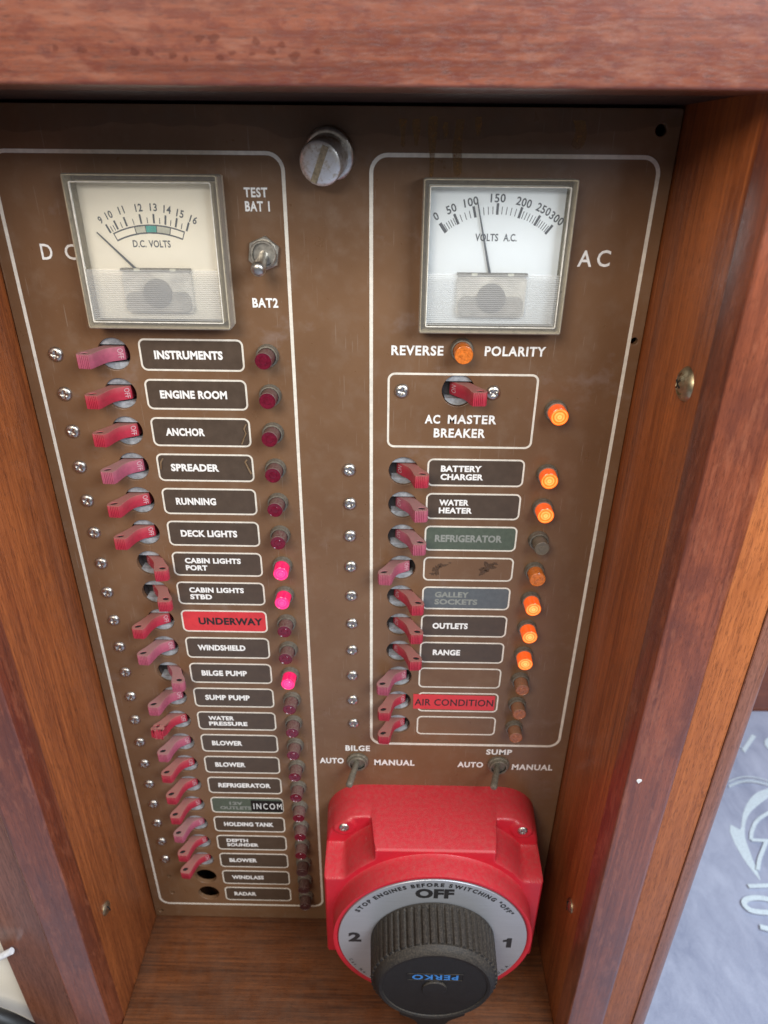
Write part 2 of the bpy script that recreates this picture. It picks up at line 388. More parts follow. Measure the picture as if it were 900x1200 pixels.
two = lambda t, b, u, c, a=6.8: [(t, a, b, .45, 3.85), (u, a, c, -4.1, -.7)]
dc = [one('INSTRUMENTS', 38.7), one('ENGINE ROOM', 38.8), one('ANCHOR', 26), one('SPREADER', 31.0), one('RUNNING', 27.5), one('DECK LIGHTS', 36.7),
      two('CABIN LIGHTS', 37.1, 'PORT', 18.6), two('CABIN LIGHTS', 37.1, 'STBD', 19), None, one('WINDSHIELD', 34.5), one('BILGE PUMP', 33.8), one('SUMP PUMP', 33.9),
      two('WATER', 22.8, 'PRESSURE', 30.7), one('BLOWER', 26), one('BLOWER', 26.3), one('REFRIGERATOR', 41.3), None, one('HOLDING TANK', 40.7),
      two('DEPTH', 21.8, 'SOUNDER', 28.8), one('BLOWER', 26.4), one('WINDLASS', 29.8), one('RADAR', 22.9)]
for i, L in enumerate(dc):
    z = DCZ[i] + (0 if i else .0)
    if i == 8:
        r = lbl(0, z, M_labred, [('UNDERWAY', 9.5, 46, -2.5, 2.5)], M_blackink); r['label'] = 'red label lettered UNDERWAY in black'
    elif i == 16:
        r = lbl(0, z, M_labgreen, [('12V', 12.4, 21.4, .3, 3.3), ('OUTLETS', 5.8, 26.9, -4.2, -1.1)], M_faint); r['label'] = 'faded green label with black tape end'
        t = slab('embossed_tape', [(27.1, z - 5.2), (48.2, z - 5.7), (48.2, z + 4.6), (27.1, z + 5.2)], .15, .55, M_tape, r)
        text('INCOM', 28.6, 47.6, z - 2.9, z + 2.7, M_letter, r, d=.62, bold=.0, sp=1.35)
    else: lbl(0, z, M_lab, L)
ac = [two('BATTERY', 27.2, 'CHARGER', 28.3), two('WATER', 22, 'HEATER', 24), None, [], None, one('OUTLETS', 26.6, 6.6), one('RANGE', 23.4, 7.6), [], None, []]
for i, L in enumerate(ac):
    z = ACZ[i] - .3
    if i == 2: lbl(135.8, z, M_labgreen, [('REFRIGERATOR', 5.5, 41, -2.2, 2.2)], M_faint)['label'] = 'faded green label lettered REFRIGERATOR'
    elif i == 4: lbl(135.8, z, M_labgrey, [('GALLEY', 7, 25.8, .5, 4.2), ('SOCKETS', 7, 30.8, -4.3, -.6)], M_faint)['label'] = 'grey label lettered GALLEY SOCKETS'
    elif i == 8:
        r = lbl(135.8, z, M_panel, []); r['label'] = 'red tape lettered AIR CONDITION'
        slab('red_tape', [(133.2, z - 5.4), (182.4, z - 5.9), (182.3, z + 5.6), (133.0, z + 6.2)], .15, .3, M_labred, r)
        text('AIR CONDITION', 133.9, 181.5, z - 2.7, z + 2.7, M_blackink, r, d=.34, bold=.015)
    elif not L: lbl(135.8, z, M_panel, [])
    else: lbl(135.8, z, M_lab, L)
for (t, x0, x1, z0, z1, b) in [('TEST', 54.5, 64.4, 67.0, 70.8, .034), ('BAT 1', 54.6, 65.0, 61.6, 65.6, .034), ('BAT2', 54.5, 66.0, 22.0, 26.2, .034),
        ('D', -36.0, -31.0, 41.4, 47.9, .01), ('C', -25.6, -20.0, 41.4, 47.9, .01), ('A', 197.0, 203.2, 40.9, 47.6, .014), ('C', 205.3, 211.0, 40.9, 47.8, .014),
        ('REVERSE', 117.0, 141.0, 1.2, 5.8, .03), ('POLARITY', 160.0, 188.0, 1.3, 5.9, .03), ('AC', 133.6, 141.0, -32.0, -27.5, .03), ('MASTER', 144.7, 168.2, -32.0, -27.4, .03),
        ('BREAKER', 138.2, 163.3, -39.1, -34.4, .03), ('BILGE', 91.3, 106.8, -252.4, -247.6, .034), ('AUTO', 74.6, 90.0, -263.8, -258.9, .034), ('MANUAL', 109.6, 135.4, -264.7, -259.7, .034),
        ('SUMP', 180.5, 196.8, -253.6, -248.9, .034), ('AUTO', 163.0, 179.4, -265.2, -260.4, .034), ('MANUAL', 198.0, 224.0, -266.8, -261.7, .034)]:
    pp(text(t, x0, x1, z0, z1, M_letter, None, d=.12, bold=b, sp=1.12))
M_peel = mat('peeled_film', (0.20, 0.13, 0.07), .4)
def curl(P, w): pp(link('peeled_edge', mesh('peeled_edge', [(a, b, .3 + .25 * (i % 3)) for i, (a, b) in enumerate(stroke(P, w))], [tuple(range(2 * len(P)))], M_peel, recalc=False)))
curl([(46.8, -33.5), (45.6, -35.8), (46.4, -38.2), (45.0, -41.2), (43.8, -44)], .7); curl([(45.6, -52.2), (44.6, -53.6), (46.0, -56.6), (47.2, -60.0)], .9); curl([(3.6, -52.0), (2.2, -54.2), (1.8, -58)], .8)
# panel screws with a cross recess pressed into the head
def screw_mesh(R=3.55, H=1.9, m=None):
    n, rings = 28, 10; V = [(0, 0, H - 1.1)]; F = []
    for j in range(1, rings + 1):
        for k in range(n):
            r = R * j / rings; t = 2 * pi * k / n; x, z = r * sin(t), r * cos(t)
            h = H * math.sqrt(max(0, 1 - (r / R) ** 2 * .93))
            a, b = min(abs(x), abs(z)), max(abs(x), abs(z))
            if a < .52 and b < 2.0: h -= 1.0 * (1 - b / 2.6)
            if j == rings: h = 0
            V.append((x, z, h))
    for k in range(n): F.append((0, 1 + k, 1 + (k + 1) % n))
    for j in range(rings - 1):
        for k in range(n): a = 1 + j * n + k; b = 1 + j * n + (k + 1) % n; F.append((a, a + n, b + n, b))
    return mesh('screw', V, F, m or M_steel, True)
SM = screw_mesh()
def screw(x, z, rot, parent=None, me=None, d=0):
    o = link('screw', me or SM, parent, (x, z, d)); o.rotation_euler = (0, radians(rot), 0); return o
for i in range(20): pp(screw(-39.0 + random.uniform(-.3, .3), DCZ[i] - .3, random.uniform(0, 90)))
for i in range(10): pp(screw(96.6 + random.uniform(-.2, .2), -57.1 - PITCH * i, random.uniform(0, 90)))
pp(screw(122.2, -15.8, 15)); pp(screw(165.5, -16.1, 40))
# stains: dried drips above the AC meter, smudges in two of the blank labels
def stain_shade_mat(name, col, a, sc=500):
    s = N(name); n = s.noise(s.coords(), sc, 5, .7)
    s.p(Base_Color=col, Roughness=.3, Alpha=s.math('MULTIPLY', s.ramp(n, (.35, .4), (.6, 1.)), a)); return s.m
M_drip = stain_shade_mat('drip_stain', (0.26, 0.125, 0.03), .7); M_smudge = stain_shade_mat('smudge', (0.045, 0.028, 0.018), .5, 1500); M_film = stain_shade_mat('dust_film', (0.42, 0.36, 0.36), .22, 200)
M_railshadow = stain_shade_mat('rail_shadow', (0.05, 0.032, 0.026), .2, 90)
def drip(x, z0, z1, w, m=M_drip, name='drip_stain'):
    n = 9; P = []
    for k in range(n + 1):
        t = k / n; P.append((x - w / 2 * (1 + .35 * sin(5 * t + x)) * (1 - .25 * t), z0 + (z1 - z0) * t))
    P += [(x + .3 * w * cos(a), z1 - .35 * w * abs(sin(a))) for a in (2.4, 1.57, .7)]
    for k in range(n, -1, -1):
        t = k / n; P.append((x + w / 2 * (1 + .3 * sin(4 * t + x * 2)) * (1 - .25 * t), z0 + (z1 - z0) * t))
    V = [(a, b, .16) for a, b in P]
    return pp(link(name, mesh(name, V, [tuple(range(len(V)))], m, recalc=False)))
for x, z0, z1, w in [(120.5, 96, 87, 2.6), (125.8, 96, 87.5, 2.8), (132.4, 97, 76, 3.0), (143.0, 96, 77, 4.2), (137.5, 95, 90, 2.2), (150.5, 97, 91, 2.4), (191, 96, 87.5, 5.5)]: drip(x, z0, z1, w)
def blot(x, z, rx, rz, m, name, d=.16, seed=0, rough=.3):
    r = random.Random(seed); ph = [r.uniform(0, 6.28) for _ in range(4)]; V = []
    for k in range(36):
        t = 2 * pi * k / 36; q = 1 + rough * (.5 * sin(3 * t + ph[0]) + .35 * sin(5 * t + ph[1]) + .25 * sin(9 * t + ph[2]))
        V.append((x + rx * q * cos(t), z + rz * q * sin(t), d))
    return pp(link(name, mesh(name, V, [tuple(range(36))], m, recalc=False)))
zb = ACZ[3]
for i, (x, z, a, b) in enumerate([(143, -1, 1.8, 3.2), (146, 2, 2.5, 1.1), (141, -3.5, 1.4, .9), (171, 1.5, 3.2, 2.6), (168, -1.5, 2.0, 2.4), (174, 3.5, 1.8, .8), (150, 3.6, .8, .5)]): blot(x, zb + z, a, b, M_smudge, 'dark_smudge', .1, i, .55)
# wavy dark strip along the top edge, painting in the top rail's shadow
V = [(-55, 100.1, .05), (231, 100.1, .05)] + [(x, 91.5 + 2.0 * sin(x * .031 + .6) + .7 * sin(x * .113 + 1) + .5 * sin(x * .41) - (3 if 60 < x < 88 else 0) * sin((x - 60) / 28 * pi), .05) for x in range(231, -57, -4)]
pp(link('rail_shadow', mesh('rail_shadow', V, [tuple(range(len(V)))], M_railshadow, recalc=False)))
for o in PP: par(o, pan)

# ---------------------------------------------------------------- circuit breakers
def toggle_mesh(name, m, right, damaged=False):
    sx = 1 if right else -1
    P = ([(-3.7, -5.6), (-2.4, -3.6), (-.8, -1.5), (.8, .4),] if right else [(-4.4, -2.7), (-2.6, -1.4), (-.8, -.2), (1.0, .9),]) + [ (2.3, 2.4), (3.4, 4.8), (4.2, 7.8), (4.7, 10.2), (5.1, 11.8), (5.8, 12.9)]
    rib = []
    n = 6
    for k in range(n):
        x = 5.9 + 5.2 * k / n; rib += [(x, 13.3 - .05 * k), (x + .45, 13.25 - .05 * k), (x + .6, 12.85 - .05 * k), (x + .8, 12.85 - .05 * k)]
    P += rib + [(11.5, 12.7), (12.2, 11.8), (12.5, 10.4), (12.0, 8.4), (9.6, 4.8), (7.6, 1.0), (6.0, -3.0), (4.0, -7.2), (-3.7 if right else -4.4, -7.2)]
    H = [(9.2 + 1.7 * cos(t) + .4 * sin(t), 9.9 + 1.25 * sin(t)) for t in [2 * pi * k / 12 for k in range(12)]]
    me0 = plate('tmpt', [[(sx * a, b) for a, b in P], [(sx * a, b) for a, b in H]], -3.3, 3.3, m, .28)
    # plate lies in (x, z); turn its plane so the profile is seen from above: (x, d) with thickness along z
    V = [(v.co.x / MM, -v.co.y / MM, v.co.z / MM) for v in me0.vertices]     # x, thickness, depth
    if damaged:
        r = random.Random(3)
        V = [(a + (r.uniform(-.9, .9) if c > 6 else 0), b + (r.uniform(-.7, .7) if c > 6 else 0), c + (r.uniform(-.7, .4) if c > 6 else 0)) for a, b, c in V]
    F = [tuple(p.vertices) for p in me0.polygons]; bpy.data.meshes.remove(me0)
    b = len(V); V += [(sx * a, q, c) for q in (2.9, -2.9) for a, c in H]; F += [tuple(range(b, b + 12)), tuple(range(b + 12, b + 24))]
    return mesh(name, V, F, [m, M_black], True, idx=[0] * (len(F) - 2) + [1, 1], angle=42)
TM = {(r, c): toggle_mesh('toggle', M_red if c else M_pink, r) for r in (True, False) for c in (True, False)}
TMD = toggle_mesh('toggle', M_red, False, True)
def segment(sgn, R=7.5, cut=4.25, n=14):
    a0 = math.asin(cut / R); return [(R * cos(a0 + (pi - 2 * a0) * k / n), sgn * R * sin(a0 + (pi - 2 * a0) * k / n)) for k in range(n + 1)][::sgn]
bpy_ins = mesh('insert', *(lambda A, B: ([(x, z, d) for d in (-1.5, -8) for x, z in A] + [(x, z, d) for d in (-1.5, -8) for x, z in B],
    [tuple(range(15)), tuple(range(30, 45))] + [(i, 15 + i, 15 + (i + 1) % 15, (i + 1) % 15) for i in range(15)] + [(30 + i, 45 + i, 45 + (i + 1) % 15, 30 + (i + 1) % 15) for i in range(15)]))(segment(1), segment(-1)), M_insert)
ins_side = [(x, z) for x, z in circ(0, 0, 7.5, 28)]
slot_me = mesh('slot', [(x, z, -7.4) for x, z in circ(0, 0, 7.5, 28)] + [(x, z, -3.3) for x, z in circ(0, 0, 7.5, 28)], [tuple(range(28))] + [(i, (i + 1) % 28, 28 + (i + 1) % 28, 28 + i) for i in range(28)], M_slot)
bm = bmesh.new(); box_bm(bm, -12, 12, 7.6, 28, -8.8, 8.8, .6, 1); body_me = bpy.data.meshes.new('breaker_body'); bm.to_mesh(body_me); bm.free(); body_me.materials.append(M_black)
M_tlet = mat('toggle_letter', (0.62, 0.40, 0.42), .5)
def lettering_mesh(t, right):
    sx = 1 if right else -1
    V, F = glyphs(t, .0, 2, 1.0)
    xs = [v[0] for v in V]; ys = [v[1] for v in V]; ax, bx, ay, by = min(xs), max(xs), min(ys), max(ys); o = []
    for x, y in V:
        u = (x - ax) / (bx - ax) - .5; w = (y - ay) / (by - ay) - .5
        if right: X, Zc = -2.0 - w * 1.9, u * 3.8      # ON reads upward
        else: X, Zc = 2.7 + w * 2.1, -u * 4.8           # OFF reads downward
        t_ = (4.4 - abs(X)) / 3.6; o.append((X, Zc, (-2.7 + 2.5 * t_ + .18) if not right else (-5.6 + 4.1 * (X + 3.7) / 2.9 + .35)))
    return mesh('lettering', o, F, M_tlet, recalc=False)
LM = {True: lettering_mesh('ON', True), False: lettering_mesh('OFF', False)}
def breaker(x, z, on, red, label, mesh_=None):
    r = empty('circuit_breaker', x, z, 0, label, 'circuit breaker', 'circuit breaker toggles on the panel')
    link('breaker_body', body_me, r); link('insert', bpy_ins, r); link('slot', slot_me, r)
    t = link('toggle', mesh_ or TM[(on, red)], r); link('lettering', LM[on], t); return r
protos = {}
def add_breaker(x, z, on, red, label, dmg=False):
    key = (on, red, dmg)
    if key not in protos: protos[key] = o = breaker(x, z, on, red, label, TMD if dmg else None)
    else: o = copy_thing(protos[key]); o.location = (x * MM, 0, z * MM)
    o['label'] = label
    tg = [c for c in o.children if c.name.startswith('toggle')][0]
    tg.rotation_euler = (random.uniform(-.03, .03), 0, random.uniform(-.05, .05))
dcb = [(0, 0, 'pink OFF toggle beside the INSTRUMENTS label'), (0, 1, 'red OFF toggle beside the ENGINE ROOM label'), (0, 1, 'red OFF toggle beside the ANCHOR label'), (0, 0, 'pink OFF toggle beside the SPREADER label'),
       (0, 1, 'red OFF toggle beside the RUNNING label'), (0, 1, 'red OFF toggle beside the DECK LIGHTS label'), (1, 1, 'red toggle tipped right beside the CABIN LIGHTS PORT label'), (1, 1, 'red toggle tipped right beside the CABIN LIGHTS STBD label'),
       (0, 1, 'red OFF toggle beside the red UNDERWAY label'), (0, 0, 'pink OFF toggle beside the WINDSHIELD label'), (1, 0, 'dusky pink toggle tipped right beside the BILGE PUMP label'), (0, 0, 'pink OFF toggle beside the SUMP PUMP label'),
       (0, 1, 'chewed red toggle beside the WATER PRESSURE label'), (0, 0, 'pink OFF toggle beside the BLOWER label just below WATER PRESSURE'), (0, 1, 'red OFF toggle beside the BLOWER label just above REFRIGERATOR'), (0, 1, 'red OFF toggle in left column beside the REFRIGERATOR label'),
       (0, 1, 'red OFF toggle beside the faded 12V OUTLETS label'), (0, 0, 'pink OFF toggle beside the HOLDING TANK label'), (0, 1, 'red OFF toggle beside the DEPTH SOUNDER label'), (0, 1, 'lowest red toggle, beside the BLOWER label above WINDLASS')]
for i, (on, red, lab) in enumerate(dcb): add_breaker(HX, DCZ[i], bool(on), bool(red), lab, i == 12)
acb = [(1, 1, 'red ON toggle beside the BATTERY CHARGER label'), (1, 0, 'pink ON toggle beside the WATER HEATER label'), (1, 0, 'pink ON toggle beside the green REFRIGERATOR label'), (0, 0, 'pink OFF toggle beside the blank smudged label'),
       (1, 1, 'red ON toggle beside the grey GALLEY SOCKETS label'), (1, 1, 'red ON toggle beside the OUTLETS label on the AC side'), (1, 1, 'red ON toggle beside the RANGE label'), (0, 0, 'pink OFF toggle beside the blank label under RANGE'),
       (0, 1, 'red OFF toggle beside the red AIR CONDITION label'), (0, 1, 'red OFF toggle beside the lowest blank label, under AIR CONDITION')]
for i, (on, red, lab) in enumerate(acb): add_breaker(AHX, ACZ[i], bool(on), bool(red), lab)
add_breaker(148.9, -15.5, True, True, 'red ON toggle in the outlined AC MASTER BREAKER box')

# ---------------------------------------------------------------- indicator lights
bez_me = lathe('bezel', [(5.3, 0), (5.35, 1.0), (5.2, 1.4), (5.05, 1.4), (5.05, 2.7), (4.9, 3.1), (4.3, 3.2), (4.2, 2.2)], M_bezel, 36, mod=lambda t, k: 1 + (.012 if k % 2 else -.012))
def lens(name, side, face, depth=9.6, R=4.0):
    return lathe(name, [(R, 2.0), (R, depth - .7), (R * .985, depth - .15), (R * .93, depth), (R * .88, depth - .25), (R * .45, depth - .35), (R * .4, depth - .1), (R * .2, depth - .05)], [side, face], 28,
                 idx=[0, 0, 0, 1, 1, 1, 1, 1])
lens_side_u = mat('red_lens_side', (0.12, 0.03, 0.036), .4, dust=.85, dscale=1100, Transmission_Weight=.1)
lens_face_u = mat('red_lens_face', (0.13, 0.004, 0.018), .22, var=.3, vs=900, coat=.5)
lens_shaded = mat('shaded_lens', (0.05, 0.012, 0.014), .4, dust=.5)  # lens colour darkened to paint in shade on the lowest lamps
am_side = mat('amber_lens_side', (0.26, 0.10, 0.04), .4, dust=.6, dscale=1100); am_face = mat('amber_lens_face', (0.30, 0.085, 0.02), .3, var=.4, vs=900, coat=.5)
am_off = mat('amber_lens_bright', (0.62, 0.16, 0.02), .3, var=.3, vs=900, coat=.5); gr_face = mat('grey_lens', (0.13, 0.105, 0.075), .3, dust=.4)
def glow(name, c_in, c_out, e):
    s = N(name); o = s.coords(); n = s.noise(o, 420, 2)
    g = s.n('ShaderNodeTexGradient', gradient_type='SPHERICAL'); mp = s.n('ShaderNodeMapping', Vector=s.n('ShaderNodeTexCoord').outputs['Object']); mp.inputs['Scale'].default_value = (300, 60, 300)
    s.set(g, 'Vector', mp.outputs[0])
    w = s.n('ShaderNodeTexWave', wave_type='RINGS', rings_direction='Y', Vector=s.n('ShaderNodeTexCoord').outputs['Object'], Scale=230., Distortion=1.5)
    f = s.math('ADD', s.math('MULTIPLY', g.outputs['Fac'], .8), s.math('ADD', s.math('MULTIPLY', n, .4), s.math('MULTIPLY', w.outputs['Fac'], .35)))
    col = s.mix(s.ramp(f, (.25, 0.), (.9, 1.)), c_out, c_in)
    return s.p(Base_Color=tuple(x * .6 for x in c_out), Roughness=.25, Emission_Color=col, Emission_Strength=e, Coat_Weight=.4)
pk_face = glow('pink_glow_face', (1.0, .10, .33), (1.0, .02, .16), 1.0); pk_side = glow('pink_glow_side', (1., .02, .16), (.75, .008, .10), .8)
or_face = glow('orange_glow_face', (1.0, .60, .16), (.90, .15, .008), 1.08); or_side = glow('orange_glow_side', (1., .22, .04), (.80, .10, .012), .85)
LMS = {'u': lens('lens', lens_side_u, lens_face_u), 'k': lens('lens', lens_shaded, lens_shaded), 'p': lens('lens', pk_side, pk_face),
       'o': lens('lens', or_side, or_face, R=4.25), 'a': lens('lens', am_side, am_face, R=4.0), 'b': lens('lens', am_off, am_off, R=4.2), 'g': lens('lens', gr_face, gr_face, R=3.9)}
first = []
def lamp(x, z, kind, label):
    if not first:
        r = empty('indicator_light', x, z, 0, label, 'indicator light', 'indicator lights on the panel'); link('bezel', bez_me, r); link('lens', LMS[kind], r); first.append(r)
    else:
        r = copy_thing(first[0]); r.location = (x * MM, 0, z * MM); r['label'] = label
    for c in r.children:
        if c.name.startswith('lens'): c.data = LMS[kind]; c.rotation_euler = (random.uniform(-.04, .04), random.uniform(0, 6), random.uniform(-.04, .04))
names = ['INSTRUMENTS', 'ENGINE ROOM', 'ANCHOR', 'SPREADER', 'RUNNING', 'DECK LIGHTS', 'CABIN LIGHTS PORT', 'CABIN LIGHTS STBD', 'red UNDERWAY', 'WINDSHIELD', 'BILGE PUMP', 'SUMP PUMP', 'WATER PRESSURE',
         'BLOWER', 'BLOWER', 'left column REFRIGERATOR', 'faded 12V OUTLETS', 'HOLDING TANK', 'DEPTH SOUNDER', 'BLOWER', 'WINDLASS', 'RADAR']
for i, nm in enumerate(names):
    k = 'p' if i in (6, 7, 10) else ('k' if i >= 19 else 'u')
    w = {'p': 'glowing pink indicator light', 'u': 'unlit dark red indicator light', 'k': 'unlit indicator light darkened for shadow'}[k]
    tail = {13: ' label just below WATER PRESSURE', 14: ' label just above REFRIGERATOR', 19: ' label just above WINDLASS'}.get(i, ' label')
    lamp(59.7, DCZ[i] + .4, k, w + ' right of the ' + nm + tail)
for i, (k, w) in enumerate([('o', 'lit orange indicator light right of the BATTERY CHARGER label'), ('o', 'lit orange indicator light right of the WATER HEATER label'), ('g', 'unlit grey-brown indicator light right of the green REFRIGERATOR label'), ('b', 'dull orange indicator light right of the blank smudged label'),
        ('o', 'lit orange indicator light right of the GALLEY SOCKETS label'), ('o', 'lit orange indicator light right of the OUTLETS label'), ('o', 'lit orange indicator light right of the RANGE label'), ('a', 'dull brown-orange indicator light right of the blank label under RANGE'),
        ('a', 'dull brown-orange indicator light right of the AIR CONDITION label'), ('a', 'lowest dull orange indicator light, right of the last blank label')]): lamp(195.7, ACZ[i] - .2, k, w)
lamp(195.9, -24.5, 'o', 'lit orange indicator light right of the AC MASTER BREAKER box'); lamp(149.3, 4.2, 'b', 'orange indicator light between the words REVERSE and POLARITY')

# ---------------------------------------------------------------- toggle switches
def toggle_switch(x, z, vec, label, L, m, hexa, old):
    r = empty('toggle_switch', x, z, 0, label, 'toggle switch', 'metal toggle switches on the panel')
    R = 7.4 if hexa else 6.9
    if hexa:
        P = [(R * sin(radians(a)), R * cos(radians(a))) for a in range(8, 368, 60)]
        bm = bmesh.new(); vs = [bm.verts.new((a * MM, 0, b * MM)) for a, b in P]; f = bm.faces.new(vs); e = bmesh.ops.extrude_face_region(bm, geom=[f])
        bmesh.ops.translate(bm, vec=(0, -2.2 * MM, 0), verts=[v for v in e['geom'] if isinstance(v, bmesh.types.BMVert)]); bmesh.ops.recalc_face_normals(bm, faces=bm.faces)
        bmesh.ops.bevel(bm, geom=list(bm.edges), offset=.3 * MM, segments=1, affect='EDGES')
        me = bpy.data.meshes.new('hex_nut'); bm.to_mesh(me); bm.free(); me.materials.append(m); link('hex_nut', me, r)
    else: link('nut', lathe('nut', [(R, 0), (R, 1.4), (R * .93, 1.9), (R * .8, 2.0)], m, 40, mod=lambda t, k: 1 + .03 * sin(18 * t)), r)
    h = 2.2 if hexa else 2.0
    link('bushing', lathe('bushing', [(5.7, h - .4), (5.7, h + 1.2), (5.4, h + 1.6), (4.8, h + 1.6), (4.6, h + 1.1), (4.4, -1)], [m, M_black], 36, idx=[0, 0, 0, 0, 1, 1]), r)
    me = lathe('lever', [(2.0, -1), (2.1, 4), (2.4, L * .5), (3.0, L - 4.2), (3.15, L - 2.6), (3.0, L - 1.3), (2.3, L - .4), (1.1, L)] if hexa else [(1.7, -1), (1.85, 4), (2.15, L - 3), (2.25, L - 1.2), (1.9, L - .4), (.9, L)], m, 24)
    o = link('lever', me, r); v = Vector((vec[0], -vec[2], vec[1])).normalized(); o.rotation_euler = Vector((0, -1, 0)).rotation_difference(v).to_euler()
    return r
toggle_switch(61.4, 44.9, (-.6, -4.4, 13), 'short metal toggle switch between TEST BAT1 and BAT2', 16.5, M_nickel, True, 0)
toggle_switch(98.9, -261.0, (-4.3, .4, 20), 'dusty toggle switch under the word BILGE', 21, M_oldmetal, False, 1)
toggle_switch(188.9, -262.0, (-5.4, .4, 19), 'dusty toggle switch under the word SUMP', 20, M_oldmetal, False, 1)

# ---------------------------------------------------------------- round chrome cap with a slotted face
kn = empty('panel_fastener', 88.6, 80.4, 0, 'round chromed slotted knob at the top between the two meters', 'knob')
def chrome():
    s = N('worn_chrome'); o = s.coords((1, 1, 1)); n = s.noise(o, 900, 4, .7); f = s.ramp(s.noise(o, 330, 5, .7), (.46, 0.), (.60, 1.))
    c = s.mix(s.math('MULTIPLY', f, .7), (0.74, 0.74, 0.71), (0.36, 0.30, 0.19))
    return s.p(Base_Color=c, Metallic=.7, Roughness=s.math('ADD', s.math('MULTIPLY', f, .35), .3))
M_chrome = chrome()
link('collar', lathe('collar', [(10.4, -1), (10.4, 1.0), (9.8, 1.6), (9.0, 1.9), (8.2, 2.0)], M_nickel, 48), kn)
kn.rotation_euler = Vector((0, -1, 0)).rotation_difference(Vector((-3.3, -15.0, -4.0)).normalized()).to_euler(); kn.location = (90.6 * MM, 0, 83.2 * MM)
capm = lathe('cap', [(8.3, 1.5), (8.5, 2.2), (8.6, 9), (8.6, 12.2), (8.3, 13.1), (7.6, 13.6), (6.0, 13.9), (3.0, 14.1), (.6, 14.15)], M_chrome, 48)
link('cap', capm, kn)
M_slotdirt = mat('slot_dirt', (0.30, 0.25, 0.16), .7, .2, vs=900, var=.4)
so = slab('slot_band', [(-1.3, -7.3), (1.3, -7.3), (1.5, 7.3), (-1.1, 7.3)], 13.2, 14.22, M_slotdirt, kn); so.rotation_euler = (0, radians(24), 0)

# ---------------------------------------------------------------- voltmeters
def clear_plastic(name, tint, fac, rough):
    s = N(name); tr = s.n('ShaderNodeBsdfTransparent', Color=tint); fr = s.n('ShaderNodeFresnel', IOR=1.45)
    mx = s.n('ShaderNodeMixShader'); s.t.links.new(s.math('ADD', fr.outputs[0], fac), mx.inputs[0]); s.t.links.new(tr.outputs[0], mx.inputs[1])
    gl = s.n('ShaderNodeBsdfPrincipled', Base_Color=tint, Roughness=rough); s.t.links.new(gl.outputs[0], mx.inputs[2])
    s.t.links.new(mx.outputs[0], s.out.inputs[0]); return s.m
M_case = clear_plastic('clear_case', (0.90, 0.86, 0.77), .09, .06)
M_win = clear_plastic('clear_window', (.985, .985, .98), .0, .03)
M_frost = clear_plastic('ribbed_window', (.92, .92, .90), .24, .18)
M_face = mat('meter_face', (0.84, 0.79, 0.67), .6, var=.03, vs=40); M_face_ac = mat('meter_face_cool_lit', (0.78, 0.83, 0.86), .6, var=.02, vs=40)  # AC dial's cool tint paints in the bluish light on the right meter
M_base = mat('meter_base', (0.66, 0.58, 0.44), .5, var=.3, vs=250)
M_movement = mat('meter_movement', (0.58, 0.56, 0.50), .6, var=.4, vs=120); M_yoke = mat('meter_yoke', (0.30, 0.285, 0.25), .6, var=.4, vs=150); M_moved = mat('meter_magnet', (0.15, 0.145, 0.13), .6); M_glint = mat('edge_glint', (0.80, 0.76, 0.66), .3, var=.2, vs=400)
M_teal = mat('teal_ink', (0.06, 0.34, 0.30), .6); M_pale = mat('pale_ink', (0.48, 0.48, 0.40), .6)
